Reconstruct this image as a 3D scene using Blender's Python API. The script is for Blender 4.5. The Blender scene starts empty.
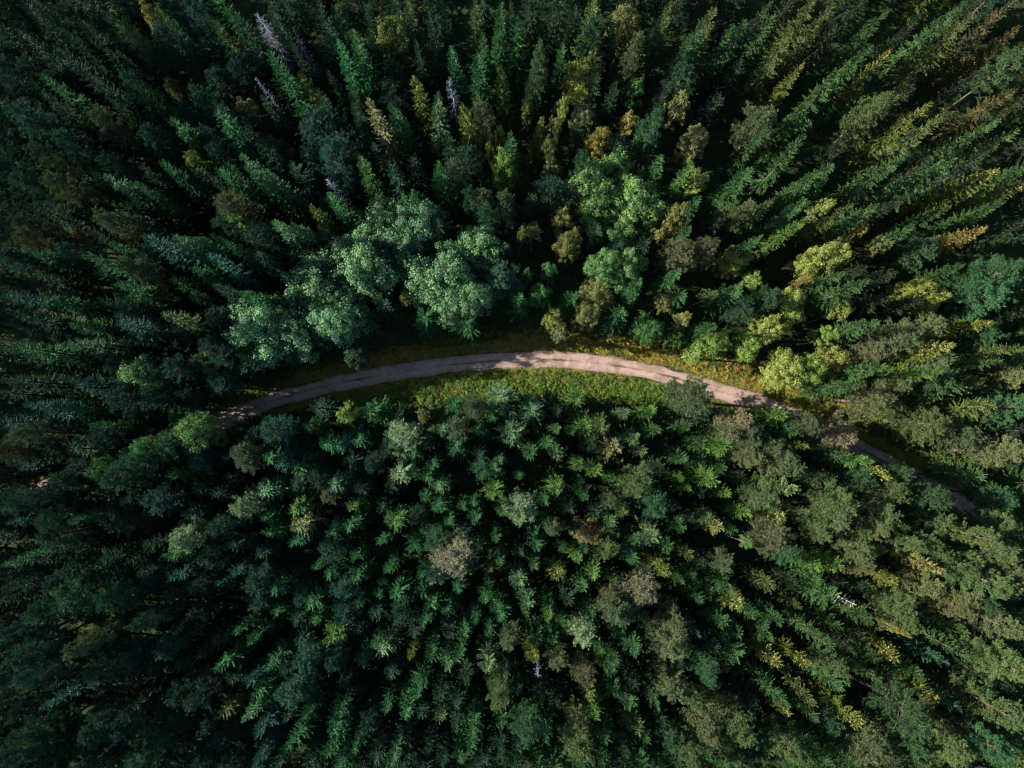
import bpy, math, random
import numpy as np
from mathutils import Vector, Matrix

# ------------------------------------------------------------------ scene, camera, sky, sun, exposure
scene = bpy.context.scene
col = bpy.data.collections.new("forest_road"); scene.collection.children.link(col)
CAM_H = 115.0
TILT = math.radians(3.6)
F_PX = 731.2                                   # 70 degrees across 1024 pixels
cd = bpy.data.cameras.new("camera"); cam = bpy.data.objects.new("camera", cd); col.objects.link(cam)
cd.sensor_width = 36.0; cd.lens = 36.0*F_PX/1024.0
cd.clip_start = 1.0; cd.clip_end = 6000.0
cam.location = (0, 0, CAM_H); cam.rotation_euler = (TILT, 0, 0)
scene.camera = cam

SUN_EL = math.radians(28.0)
SUN_DIR = Vector((math.cos(SUN_EL)*math.cos(math.radians(5)), -math.cos(SUN_EL)*math.sin(math.radians(5)), -math.sin(SUN_EL)))
w = bpy.data.worlds.new("World"); scene.world = w; w.use_nodes = True
nt = w.node_tree
sky = nt.nodes.new('ShaderNodeTexSky'); sky.sky_type = 'NISHITA'; sky.sun_disc = False
sky.sun_elevation = SUN_EL; sky.sun_rotation = math.radians(275.0); sky.altitude = 200
nt.links.new(sky.outputs[0], nt.nodes['Background'].inputs[0])
nt.nodes['Background'].inputs[1].default_value = 0.068
sl = bpy.data.lights.new("sun", 'SUN'); sl.energy = 5.0; sl.angle = math.radians(0.5); sl.color = (1.0, 0.90, 0.79)
so = bpy.data.objects.new("sun", sl); col.objects.link(so)
so.rotation_euler = SUN_DIR.to_track_quat('-Z', 'Y').to_euler()
scene.view_settings.view_transform = 'Standard'; scene.view_settings.look = 'None'
scene.view_settings.gamma = 1.0; scene.view_settings.exposure = 1.40
scene.view_settings.use_curve_mapping = False
scene.render.engine = 'CYCLES'; scene.cycles.filter_width = 1.15
scene.cycles.max_bounces = 5; scene.cycles.diffuse_bounces = 2; scene.cycles.glossy_bounces = 1
scene.cycles.transmission_bounces = 2; scene.cycles.transparent_max_bounces = 4

def at(px, py, z):
    "world point on the level z seen at a place in the photograph (used to lay the plan out)"
    dx = (px-512.0)/F_PX; dy = -(py-384.0)/F_PX
    ct, st = math.cos(TILT), math.sin(TILT)
    d = Vector((dx, dy*ct+st, dy*st-ct))
    t = (z-CAM_H)/d.z
    return Vector((d.x*t, d.y*t, z))
def proj(p):
    ct, st = math.cos(TILT), math.sin(TILT)
    v = Vector(p)-Vector((0, 0, CAM_H))
    yy = v.y*ct+v.z*st; zz = -(v.z*ct-v.y*st)
    return 512+F_PX*v.x/zz, 384-F_PX*yy/zz

# ------------------------------------------------------------------ materials
def new_mat(name):
    m = bpy.data.materials.new(name); m.use_nodes = True
    n = m.node_tree; n.nodes.clear()
    return m, n
def N(n, t, **kw):
    k = n.nodes.new(t)
    for a, b in kw.items(): setattr(k, a, b)
    return k
def ramp(n, fac, stops):
    r = N(n, 'ShaderNodeValToRGB'); e = r.color_ramp.elements
    while len(e) < len(stops): e.new(0.5)
    for i, (p, c) in enumerate(stops): e[i].position = p; e[i].color = (*c, 1)
    n.links.new(fac, r.inputs[0]); return r.outputs[0]
def noise(n, scale, detail=4, rough=0.6, vec=None):
    t = N(n, 'ShaderNodeTexNoise'); t.inputs['Scale'].default_value = scale
    t.inputs['Detail'].default_value = detail; t.inputs['Roughness'].default_value = rough
    if vec: n.links.new(vec, t.inputs['Vector'])
    return t.outputs['Fac']
def mixc(n, a, b, fac, mode='MIX'):
    m = N(n, 'ShaderNodeMix', data_type='RGBA', blend_type=mode)
    for s, v in ((m.inputs['Factor'], fac), (m.inputs['A'], a), (m.inputs['B'], b)):
        if hasattr(v, 'links') or hasattr(v, 'is_linked'): n.links.new(v, s)
        elif isinstance(v, (int, float)): s.default_value = v
        else: s.default_value = (*v, 1)
    return m.outputs['Result']
def foliage(name, attr, translucent=0.25, rough=0.55, vary=0.45, spec=0.25):
    "leaf material; its colour is the object's own colour, or a colour stored per plant"
    m, n = new_mat(name)
    if attr:
        a = N(n, 'ShaderNodeAttribute', attribute_name='tint'); c = a.outputs['Color']
    else:
        a = N(n, 'ShaderNodeObjectInfo'); c = a.outputs['Color']
    tc = N(n, 'ShaderNodeTexCoord')
    f = noise(n, 0.85, 4, 0.65, tc.outputs['Object'])
    k = ramp(n, f, [(0.28, (1-vary*1.15, 1-vary*0.75, 1-vary*0.6)), (0.5, (1, 1, 1)), (0.70, (1+vary*1.4, 1+vary*0.9, 1+vary*0.1))])
    c2 = mixc(n, c, k, 1.0, 'MULTIPLY')
    g = N(n, 'ShaderNodeNewGeometry')
    k2 = ramp(n, g.outputs['Random Per Island'], [(0.0, (0.72, 0.78, 0.78)), (0.5, (1, 1, 1)), (1.0, (1.35, 1.25, 1.05))])
    c3 = mixc(n, c2, k2, 1.0, 'MULTIPLY')
    p = N(n, 'ShaderNodeBsdfPrincipled'); p.inputs['Roughness'].default_value = rough
    p.inputs['Specular IOR Level'].default_value = spec
    n.links.new(c3, p.inputs['Base Color'])
    t = N(n, 'ShaderNodeBsdfTranslucent'); n.links.new(mixc(n, c3, (1.1, 1.2, 0.6), 1.0, 'MULTIPLY'), t.inputs['Color'])
    mx = N(n, 'ShaderNodeMixShader'); mx.inputs[0].default_value = translucent
    n.links.new(p.outputs[0], mx.inputs[1]); n.links.new(t.outputs[0], mx.inputs[2])
    o = N(n, 'ShaderNodeOutputMaterial'); n.links.new(mx.outputs[0], o.inputs[0])
    return m
def plain(name, stops, scale, rough=0.85, bump=0.0):
    m, n = new_mat(name)
    tc = N(n, 'ShaderNodeTexCoord')
    c = ramp(n, noise(n, scale, 6, 0.65, tc.outputs['Object']), stops)
    p = N(n, 'ShaderNodeBsdfPrincipled'); p.inputs['Roughness'].default_value = rough
    p.inputs['Specular IOR Level'].default_value = 0.2
    n.links.new(c, p.inputs['Base Color'])
    if bump:
        b = N(n, 'ShaderNodeBump'); b.inputs['Distance'].default_value = bump
        n.links.new(noise(n, scale*3, 4, 0.7, tc.outputs['Object']), b.inputs['Height']); n.links.new(b.outputs[0], p.inputs['Normal'])
    o = N(n, 'ShaderNodeOutputMaterial'); n.links.new(p.outputs[0], o.inputs[0])
    return m
M = {}
M['needles'] = foliage('spruce_needles', False, 0.12, 0.6, 0.35, 0.12)
M['pine'] = foliage('pine_needles', False, 0.12, 0.6, 0.35, 0.12)
M['leaves'] = foliage('broadleaf_leaves', False, 0.3, 0.5, 0.4, 0.2)
M['plants'] = foliage('plant_leaves', True, 0.25, 0.6, 0.4, 0.12)
M['bark_spruce'] = plain('spruce_bark', [(0.3, (0.05, 0.04, 0.033)), (0.7, (0.13, 0.105, 0.085))], 3.0)
M['bark_pine'] = plain('pine_bark', [(0.3, (0.06, 0.05, 0.04)), (0.7, (0.16, 0.125, 0.095))], 2.0)
M['bark_birch'] = plain('birch_bark', [(0.35, (0.10, 0.09, 0.08)), (0.48, (0.20, 0.19, 0.17)), (0.8, (0.30, 0.285, 0.26))], 2.2)
M['bark_grey'] = plain('grey_bark', [(0.3, (0.07, 0.065, 0.055)), (0.7, (0.16, 0.15, 0.125))], 2.2)
M['dead'] = plain('dead_wood', [(0.3, (0.10, 0.11, 0.14)), (0.7, (0.19, 0.22, 0.29))], 2.0)
M['dead_white'] = plain('dead_birch_wood', [(0.3, (0.30, 0.28, 0.26)), (0.7, (0.50, 0.48, 0.45))], 2.0)
M['cones'] = plain('spruce_cones', [(0.3, (0.18, 0.15, 0.05)), (0.7, (0.33, 0.28, 0.09))], 4.0)
M['stone'] = plain('stone', [(0.3, (0.20, 0.18, 0.17)), (0.7, (0.42, 0.38, 0.36))], 2.0)

# ------------------------------------------------------------------ the road line and distance to it
ROAD_PX = [(-150, 560), (-70, 528), (0, 503), (50, 487), (97, 473), (150, 453), (200, 432), (245, 411), (285, 397), (323, 386), (356, 380), (389, 374), (456, 364),
           (512, 360), (545, 359), (579, 361), (612, 365), (645, 370), (679, 379), (712, 389), (745, 399), (775, 408), (801, 419), (836, 436), (871, 455), (921, 481),
           (968, 506), (1020, 540), (1090, 590), (1180, 660)]
def spline(pts, step):
    out = []
    P = [pts[0]]+list(pts)+[pts[-1]]
    for i in range(1, len(P)-2):
        a, b, c, d = (np.array(P[i+j-1][:2]) for j in range(4))
        k = max(2, int(np.linalg.norm(c-b)/step))
        for s in range(k):
            t = s/k
            out.append(0.5*((2*b)+(-a+c)*t+(2*a-5*b+4*c-d)*t*t+(-a+3*b-3*c+d)*t**3))
    out.append(np.array(pts[-1][:2])); return np.array(out)
RW = [tuple(at(x, y, 0.0))[:2] for x, y in ROAD_PX]
ROAD = spline(RW, 0.5)
def smooth_line(L, k=9):
    o = L.copy()
    for i in range(k, len(L)-k): o[i] = L[i-k:i+k+1].mean(axis=0)
    return o
ROAD = smooth_line(ROAD)
tan = np.gradient(ROAD, axis=0); tan /= np.linalg.norm(tan, axis=1)[:, None]
NRM = np.stack([-tan[:, 1], tan[:, 0]], axis=1)          # to the left of travel = north side
def road_off(x, y):
    "signed distance to the road line, positive to the north"
    d = ROAD-np.array([x, y]); i = int(np.argmin((d**2).sum(axis=1)))
    v = -d[i]; return float(v@NRM[i]) if abs(float(v@tan[i])) < 1.0 else float(np.sign(v@NRM[i])*np.linalg.norm(v))
def road_off_many(P):
    out = np.empty(len(P))
    for s in range(0, len(P), 2000):
        Q = P[s:s+2000]; d = Q[:, None, :]-ROAD[None, ::2, :]
        i = np.argmin((d**2).sum(axis=2), axis=1); v = d[np.arange(len(Q)), i]
        out[s:s+2000] = np.sign((v*NRM[::2][i]).sum(axis=1))*np.linalg.norm(v, axis=1)
    return out
def bumps(X, Y): return 0.22*np.sin(X*0.21+1.3)*np.cos(Y*0.17)+0.16*np.sin(X*0.47+Y*0.39)+0.10*np.sin(X*1.1-Y*0.9+2)
def ground_many(P):
    o = np.abs(road_off_many(P)); k = np.clip((o-2.2)/6.0, 0, 1); k = k*k*(3-2*k)
    return k*(bumps(P[:, 0], P[:, 1])+0.15)

# ------------------------------------------------------------------ mesh helpers
def obj(name, mesh, parent=None):
    o = bpy.data.objects.new(name, mesh); col.objects.link(o)
    if parent is not None: o.parent = parent
    return o
def mesh_np(name, verts, quads, mats, tint=None, uv=None, smooth=False):
    me = bpy.data.meshes.new(name)
    verts = np.ascontiguousarray(verts, dtype=np.float32); quads = np.ascontiguousarray(quads, dtype=np.int32)
    nf, k = quads.shape
    me.vertices.add(len(verts)); me.vertices.foreach_set('co', verts.ravel())
    me.loops.add(nf*k); me.loops.foreach_set('vertex_index', quads.ravel())
    me.polygons.add(nf); me.polygons.foreach_set('loop_start', np.arange(0, nf*k, k, dtype=np.int32))
    me.polygons.foreach_set('loop_total', np.full(nf, k, dtype=np.int32))
    if smooth: me.polygons.foreach_set('use_smooth', np.ones(nf, dtype=bool))
    me.update(calc_edges=True)
    for m in (mats if isinstance(mats, (list, tuple)) else [mats]): me.materials.append(m)
    if tint is not None:
        a = me.color_attributes.new('tint', 'FLOAT_COLOR', 'POINT')
        a.data.foreach_set('color', np.ascontiguousarray(np.c_[tint, np.ones(len(tint))], dtype=np.float32).ravel())
    if uv is not None:
        l = me.uv_layers.new(name='UVMap'); l.data.foreach_set('uv', np.ascontiguousarray(uv[quads.ravel()], dtype=np.float32).ravel())
    return me
def quads_to_mesh(name, Q, mat, tint=None):
    "Q is (n, 4, 3)"
    n = len(Q); return mesh_np(name, Q.reshape(-1, 3), np.arange(n*4).reshape(n, 4), mat, None if tint is None else np.repeat(tint, 4, axis=0))
def unit(v): return v/np.maximum(np.linalg.norm(v, axis=-1, keepdims=True), 1e-9)
def blades(p, d, L, w, rs, side=None, bend=0.0):
    "diamond shaped needles, twigs or leaves from points p along d"
    d = unit(d); L = np.asarray(L)[:, None]; w = np.asarray(w)[:, None]
    if side is None:
        side = unit(np.cross(d, rs.normal(size=d.shape)))
    m = p+d*L*0.42
    e = p+d*L; e = e+np.array([0, 0, -1])*bend*L
    return np.stack([p, m+side*w/2, e, m-side*w/2], axis=1)
class Tubes:
    def __init__(s): s.v = []; s.f = []
    def add(s, pts, rads, n=6):
        b = len(s.v); pts = [np.array(p, float) for p in pts]
        for i, (p, r) in enumerate(zip(pts, rads)):
            t = unit(pts[min(i+1, len(pts)-1)]-pts[max(i-1, 0)])
            a = np.cross(t, [0, 0, 1.0] if abs(t[2]) < 0.9 else [1.0, 0, 0]); a = unit(a); c = np.cross(t, a)
            for k in range(n):
                g = 2*math.pi*k/n; s.v.append(p+r*(a*math.cos(g)+c*math.sin(g)))
        for i in range(len(pts)-1):
            for k in range(n):
                s.f.append((b+i*n+k, b+i*n+(k+1) % n, b+(i+1)*n+(k+1) % n, b+(i+1)*n+k))
    def mesh(s, name, mat): return mesh_np(name, np.array(s.v), np.array(s.f), mat, smooth=True)

# ------------------------------------------------------------------ tree builders: each returns (trunk mesh, crown quads, extra quads)
def spruce_parts(seed, h=20.0, R=2.6, gap=0.44, nb=(6, 8), sparse=0.0, z0=0.10, limbs=False, twig=0.50, top=0.72):
    rs = np.random.RandomState(seed); Q = []; tb = Tubes(); cones = []
    lean = rs.normal(0, 0.012, 2)
    ax = lambda z: np.array([lean[0]*z, lean[1]*z, z])
    tb.add([ax(0)-[0, 0, .3], ax(h*0.3), ax(h*0.65), ax(h*0.93), ax(h)], [0.24, 0.19, 0.12, 0.045, 0.015], 7)
    z = h*z0; skew = rs.uniform(0, 6.28)
    while z < h-0.35:
        t = (z-h*z0)/(h*(1-z0))
        prof = R*min(1.0, 0.60+1.9*t)*(1-t)**top*1.06+0.14
        for b in range(rs.randint(*nb)):
            if rs.rand() < sparse: continue
            az = rs.uniform(0, 6.283); L = prof*rs.uniform(0.68, 1.14)*(1+0.13*math.sin(az+skew)+0.10*math.sin(3*az+z*0.6))
            el = math.radians(-24+62*t**1.6+rs.normal(0, 6))
            rad = np.array([math.cos(az), math.sin(az), 0]); sd = np.array([-math.sin(az), math.cos(az), 0])
            zz = z+rs.uniform(-.2, .2); o = ax(zz)
            curl = 0.10+0.12*rs.rand(); sweep = rs.normal(0, 0.10)
            def P(s): return o+np.outer(s*L, rad)+np.outer(sweep*L*s*s, sd)+np.outer(L*(math.tan(el)*s+curl*s*s), [0, 0, 1])
            ns = max(3, int(L/0.15)); s = np.linspace(0.14, 0.97, ns)
            Ps = P(s); fw = unit(P(s+0.02)-P(s-0.02))
            tl = (twig*(1-s**1.6)*min(1, L/1.5)+0.15)*rs.uniform(0.7, 1.25, ns)
            for sg in (-1, 1):
                d = fw*1.0+sd*sg*(0.55+0.25*rs.rand())+rs.normal(0, 0.12, (ns, 3))+np.array([0, 0, -0.12])
                Q.append(blades(Ps, d, tl, 0.085+0.06*rs.rand(ns)+0.05*tl, rs, bend=0.12))
            if L > 0.9:                                   # hanging sprays under the branch
                k = (s > 0.25) & (rs.rand(ns) < 0.6); kn = int(k.sum())
                d = np.tile([0, 0, -1.0], (kn, 1))+rs.normal(0, 0.35, (kn, 3))
                Q.append(blades(Ps[k], d, rs.uniform(0.2, 0.45, kn), np.full(kn, 0.11), rs))
            sp = P(np.array([0, 0.35, 0.7, 1.0]))
            u = sd*0.05
            for i in range(3): Q.append(np.array([[sp[i]-u, sp[i]+u, sp[i+1]+u*0.7, sp[i+1]-u*0.7]]))
            Q.append(blades(P(np.array([0.88, 0.9])), np.tile(fw[-1], (2, 1))+rs.normal(0, .15, (2, 3)), [0.34, 0.3], [0.13, 0.12], rs))
            if limbs and rs.rand() < 0.45: tb.add([sp[0], sp[1], sp[2]], [0.05, 0.035, 0.015], 4)
            if t > 0.6 and rs.rand() < 0.75:
                kc = rs.randint(2, 5); cs = P(rs.uniform(0.35, 0.95, kc))
                cones.append(blades(cs, np.tile([0, 0, -1.0], (kc, 1))+rs.normal(0, .5, (kc, 3)), rs.uniform(.22, .34, kc), np.full(kc, .14), rs))
                cones.append(blades(cs+rs.normal(0, .08, (kc, 3)), np.tile([0, 0, -1.0], (kc, 1))+rs.normal(0, .6, (kc, 3)), rs.uniform(.22, .34, kc), np.full(kc, .14), rs))
        z += gap*rs.uniform(0.75, 1.2)*(1.0-0.35*t)
    d = rs.normal(0, 0.5, (14, 3)); d[:, 2] = np.abs(d[:, 2])+0.6
    Q.append(blades(np.tile(ax(h-0.5), (14, 1))+np.outer(rs.uniform(0, .5, 14), [0, 0, 1]), d, rs.uniform(.25, .5, 14), np.full(14, .09), rs))
    return tb, np.concatenate(Q), np.concatenate(cones)
def pine_parts(seed, h=17.0, R=2.6, base=0.48, nl=46):
    rs = np.random.RandomState(seed); Q = []; tb = Tubes()
    bx, by = rs.normal(0, .35, 2)
    ax = lambda z: np.array([bx*math.sin(z/h*2.6), by*math.sin(z/h*2.9), z])
    tb.add([ax(0)-[0, 0, .3]]+[ax(h*k) for k in (0.2, 0.4, 0.6, 0.8, 0.97)], [0.24, 0.21, 0.17, 0.13, 0.08, 0.02], 7)
    for i in range(nl):
        t = (i+rs.rand())/nl; z = h*(base+(0.98-base)*t)
        L = (R*math.sqrt(max(0.0, 1-(0.96*t)**2.4))*min(1, 0.5+2.0*t)+0.15)*rs.uniform(0.7, 1.12)
        az = i*2.39996+rs.normal(0, .35); el = math.radians(5+42*t+rs.normal(0, 9))
        d0 = np.array([math.cos(az)*math.cos(el), math.sin(az)*math.cos(el), math.sin(el)])
        o = ax(z); e = o+d0*L+[0, 0, 0.10*L]
        tb.add([o, o+d0*L*0.5+rs.normal(0, .08, 3), e], [0.055, 0.035, 0.012], 4)
        nt_ = max(3, int(6+5*L))
        s = 0.30+0.72*rs.rand(nt_)**0.7
        c = o+np.outer(s*L, d0)+rs.normal(0, 0.27, (nt_, 3))*np.array([1, 1, .7])
        nb_ = 20
        cc = np.repeat(c, nb_, axis=0); n = len(cc)
        d = rs.normal(0, 1, (n, 3)); d[:, 2] = np.abs(d[:, 2])*0.8+0.15; d += np.tile(d0*0.6, (n, 1))
        Q.append(blades(cc+rs.normal(0, .05, (n, 3)), d, rs.uniform(.20, .42, n), np.full(n, .055), rs))
    return tb, np.concatenate(Q), None
def broad_parts(seed, h=16.0, R=4.0, lobes=11, per=8, leaves=74, leaf=0.21, crown=0.62, slim=False):
    rs = np.random.RandomState(seed); Q = []; tb = Tubes()
    cz = h*(1-crown/2); sv = h*crown/2
    bx, by = rs.normal(0, .3, 2)
    ax = lambda z: np.array([bx*math.sin(z/h*2.6), by*math.sin(z/h*2.9), z])
    tb.add([ax(0)-[0, 0, .3]]+[ax(h*k) for k in (0.25, 0.5, 0.75, 0.92)], [0.22, 0.18, 0.13, 0.07, 0.02], 7)
    L = []
    for i in range(lobes):
        u = 1-(i+0.5)/lobes*1.55; az = i*2.39996+rs.normal(0, .3); q = math.sqrt(max(0, 1-u*u))
        k = rs.uniform(0.42, 0.74)
        L.append(np.array([R*k*q*math.cos(az), R*k*q*math.sin(az), cz+sv*0.72*u+rs.normal(0, .3)])+[bx*.5, by*.5, 0])
    for c in L:
        lr = R*rs.uniform(0.28, 0.44)
        tb.add([ax(max(h*0.25, c[2]-R*0.9)), (ax(c[2]-R*.4)+c)/2+rs.normal(0, .1, 3), c], [0.07, 0.05, 0.02], 5)
        for j in range(per):
            v = unit(rs.normal(0, 1, 3)+[0, 0, .35]); cp = c+v*lr*np.array([1, 1, 1.25])*rs.uniform(0.55, 1.0)
            cr = R*rs.uniform(0.13, 0.21); n = int(leaves*rs.uniform(.7, 1.25))
            p = cp+unit(rs.normal(0, 1, (n, 3)))*(rs.rand(n, 1)**0.45)*cr*np.array([1, 1, .85])
            out = unit(p-cp)+rs.normal(0, .55, (n, 3))
            nn = unit(out+[0, 0, .5]); d = unit(np.cross(nn, rs.normal(size=(n, 3)))); sdv = unit(np.cross(nn, d))
            Q.append(blades(p, d, rs.uniform(.8, 1.3, n)*leaf, np.full(n, leaf*.75), rs, side=sdv))
    return tb, np.concatenate(Q), None
def dead_parts(seed, h=20.0, R=1.6, n=110, z0=0.25, rt=0.17, twigs=5):
    rs = np.random.RandomState(seed); tb = Tubes(); bt = Tubes()
    bx, by = rs.normal(0, .2, 2)
    ax = lambda z: np.array([bx*math.sin(z/h*2.6), by*math.sin(z/h*2.9), z])
    tb.add([ax(0)-[0, 0, .3]]+[ax(h*k) for k in (0.25, 0.5, 0.75, 1.0)], [rt, rt*.85, rt*.65, rt*.4, 0.03], 7)
    for i in range(n):
        t = rs.rand()**0.8; z = h*(z0+(0.98-z0)*t); L = (R*(1-t)**0.7+0.25)*rs.uniform(.5, 1.15)
        az = rs.uniform(0, 6.283); el = rs.normal(-0.05, .25)
        d = np.array([math.cos(az), math.sin(az), math.sin(el)]); o = ax(z)
        m = o+d*L*.55; e = o+d*L+[0, 0, .12*L]
        bt.add([o, m, e], [.04, .028, .010], 3)
        for k in range(twigs):
            s = rs.uniform(.3, .95); q = o+d*L*s; dd = unit(d+rs.normal(0, .6, 3))
            bt.add([q, q+dd*L*rs.uniform(.18, .4)], [.022, .010], 3)
    return tb, bt

# ------------------------------------------------------------------ the setting: forest floor, verge, road
def structure(o): o['kind'] = 'structure'; return o
# forest floor: one sheet, fine near the road, coarse out to the horizon
gx = np.concatenate([[-3000, -1200, -500, -250], np.arange(-150, 150.1, 1.5), [250, 500, 1200, 3000]])
gy = np.concatenate([[-3000, -1200, -500, -250], np.arange(-120, 130.1, 1.5), [250, 500, 1200, 3000]])
GX, GY = np.meshgrid(gx, gy, indexing='ij'); P = np.c_[GX.ravel(), GY.ravel()]
GZ = ground_many(P)
nx, ny = len(gx), len(gy); idx = np.arange(nx*ny).reshape(nx, ny)
qf = np.stack([idx[:-1, :-1], idx[1:, :-1], idx[1:, 1:], idx[:-1, 1:]], axis=-1).reshape(-1, 4)
m, n = new_mat('forest_floor')
tc = N(n, 'ShaderNodeTexCoord'); ob = tc.outputs['Object']
c1 = ramp(n, noise(n, 0.35, 8, 0.7, ob), [(0.30, (0.018, 0.024, 0.014)), (0.48, (0.024, 0.044, 0.020)), (0.60, (0.038, 0.060, 0.022)), (0.75, (0.060, 0.052, 0.028))])
c2 = ramp(n, noise(n, 3.5, 6, 0.7, ob), [(0.3, (0.55, 0.6, 0.55)), (0.7, (1.4, 1.35, 1.2))])
p = N(n, 'ShaderNodeBsdfPrincipled'); p.inputs['Roughness'].default_value = 0.95; p.inputs['Specular IOR Level'].default_value = 0.1
n.links.new(mixc(n, c1, c2, 1.0, 'MULTIPLY'), p.inputs['Base Color'])
b = N(n, 'ShaderNodeBump'); b.inputs['Distance'].default_value = 0.15; b.inputs['Strength'].default_value = 0.8
n.links.new(noise(n, 4.0, 6, 0.7, ob), b.inputs['Height']); n.links.new(b.outputs[0], p.inputs['Normal'])
o_ = N(n, 'ShaderNodeOutputMaterial'); n.links.new(p.outputs[0], o_.inputs[0])
structure(obj('ground', mesh_np('ground', np.c_[P, GZ], qf, m, smooth=True)))

def strip(offs, z, name, mat, jitter=0.0, seed=1):
    "a ribbon along the road; offs may be numbers or arrays along the line"
    rs = np.random.RandomState(seed); n_ = len(ROAD); rows = []
    for j, o in enumerate(offs):
        oo = np.full(n_, o) if np.isscalar(o) else o
        if jitter and j in (0, len(offs)-1):
            g = np.convolve(rs.normal(0, 1, n_+8), np.ones(5)/5, 'valid')[:n_]*jitter+0.10*np.sin(np.arange(n_)*0.11+j)
            oo = oo+g
        rows.append(np.c_[ROAD+NRM*oo[:, None], np.full(n_, z) if np.isscalar(z) else np.full(n_, z[j])])
    V = np.stack(rows, axis=1); k = len(offs); V = V.reshape(-1, 3)
    idx = np.arange(n_*k).reshape(n_, k)
    q = np.stack([idx[:-1, 1:], idx[:-1, :-1], idx[1:, :-1], idx[1:, 1:]], axis=-1).reshape(-1, 4)
    uv = np.stack([np.tile(np.linspace(0, 1, k), n_), np.repeat(np.arange(n_)*0.5, k)], axis=1)
    return structure(obj(name, mesh_np(name, V, q, mat, uv=uv, smooth=True)))
def px_to_s(): return np.array([proj((x, y, 0))[0] for x, y in ROAD])
RPX = px_to_s()
ROADW = 1.36
north_w = np.interp(RPX, [120, 215, 300, 420, 520, 600, 700, 780, 860, 960, 1060], [1.75, 2.4, 3.2, 3.6, 4.2, 4.6, 5.4, 5.6, 6.0, 6.4, 6.5])
south_w = np.interp(RPX, [120, 215, 300, 360, 430, 560, 650, 720, 800, 1060], [1.75, 2.0, 2.6, 4.2, 5.2, 5.3, 4.6, 2.8, 2.6, 2.4])
m, n = new_mat('verge_turf')
tc = N(n, 'ShaderNodeTexCoord'); ob = tc.outputs['Object']
c1 = ramp(n, noise(n, 0.7, 7, 0.7, ob), [(0.28, (0.055, 0.090, 0.020)), (0.45, (0.13, 0.135, 0.030)), (0.60, (0.21, 0.165, 0.042)), (0.78, (0.25, 0.16, 0.06))])
p = N(n, 'ShaderNodeBsdfPrincipled'); p.inputs['Roughness'].default_value = 0.95; p.inputs['Specular IOR Level'].default_value = 0.1
n.links.new(c1, p.inputs['Base Color'])
b = N(n, 'ShaderNodeBump'); b.inputs['Distance'].default_value = 0.12; n.links.new(noise(n, 6, 6, 0.7, ob), b.inputs['Height']); n.links.new(b.outputs[0], p.inputs['Normal'])
o_ = N(n, 'ShaderNodeOutputMaterial'); n.links.new(p.outputs[0], o_.inputs[0])
strip([1.2, 1.2+north_w*0.33, 1.2+north_w*0.66, north_w*0.9], [0.008, 0.03, 0.03, -0.02], 'verge', m, 0.5, 3)
strip([-south_w*0.9, -1.2-south_w*0.6, -1.2-south_w*0.3, -1.2], [-0.02, 0.03, 0.03, 0.008], 'verge', m, 0.5, 4)

# gravel road: two pale wheel tracks with a low darker ridge between
m, n = new_mat('gravel')
tc = N(n, 'ShaderNodeTexCoord'); ob = tc.outputs['Object']; uvn = tc.outputs['UV']
sep = N(n, 'ShaderNodeSeparateXYZ'); n.links.new(uvn, sep.inputs[0])
add = N(n, 'ShaderNodeMath', operation='MULTIPLY_ADD'); n.links.new(noise(n, 0.9, 4, 0.6, ob), add.inputs[0]); add.inputs[1].default_value = 0.13
sub = N(n, 'ShaderNodeMath', operation='SUBTRACT'); n.links.new(sep.outputs[0], sub.inputs[0]); sub.inputs[1].default_value = 0.065
n.links.new(sub.outputs[0], add.inputs[2])
G1 = (0.355, 0.268, 0.232); G2 = (0.27, 0.20, 0.168); MID = (0.14, 0.11, 0.078); EDG = (0.13, 0.11, 0.06)
across = ramp(n, add.outputs[0], [(0.03, EDG), (0.13, G2), (0.28, G1), (0.42, G1), (0.465, MID), (0.525, MID), (0.58, G1), (0.76, G1), (0.92, G2), (0.985, EDG)])
fade = ramp(n, noise(n, 0.16, 3, 0.6, ob), [(0.40, (0, 0, 0)), (0.60, (0.85, 0.85, 0.85))])
across = mixc(n, across, ramp(n, add.outputs[0], [(0.02, EDG), (0.10, G2), (0.3, G1), (0.7, G1), (0.90, G2), (0.985, EDG)]), fade)
stain = ramp(n, noise(n, 0.33, 5, 0.7, ob), [(0.34, (0.66, 0.63, 0.58)), (0.50, (1, 1, 1)), (0.7, (1.1, 1.1, 1.1))])
across = mixc(n, across, stain, 1.0, 'MULTIPLY')
grit = ramp(n, noise(n, 1.3, 9, 0.78, ob), [(0.30, (0.40, 0.38, 0.34)), (0.40, (0.86, 0.85, 0.84)), (0.55, (1.02, 1.01, 1)), (0.68, (1.26, 1.24, 1.22))])
p = N(n, 'ShaderNodeBsdfPrincipled'); p.inputs['Roughness'].default_value = 0.95; p.inputs['Specular IOR Level'].default_value = 0.15
n.links.new(mixc(n, across, grit, 1.0, 'MULTIPLY'), p.inputs['Base Color'])
b = N(n, 'ShaderNodeBump'); b.inputs['Distance'].default_value = 0.03; n.links.new(noise(n, 14, 5, 0.7, ob), b.inputs['Height']); n.links.new(b.outputs[0], p.inputs['Normal'])
o_ = N(n, 'ShaderNodeOutputMaterial'); n.links.new(p.outputs[0], o_.inputs[0])
strip([-ROADW, -1.15, -0.75, -0.35, 0.0, 0.35, 0.75, 1.15, ROADW], [0.03, 0.10, 0.075, 0.09, 0.125, 0.09, 0.075, 0.10, 0.03], 'road', m, 0.34, 5)

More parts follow.
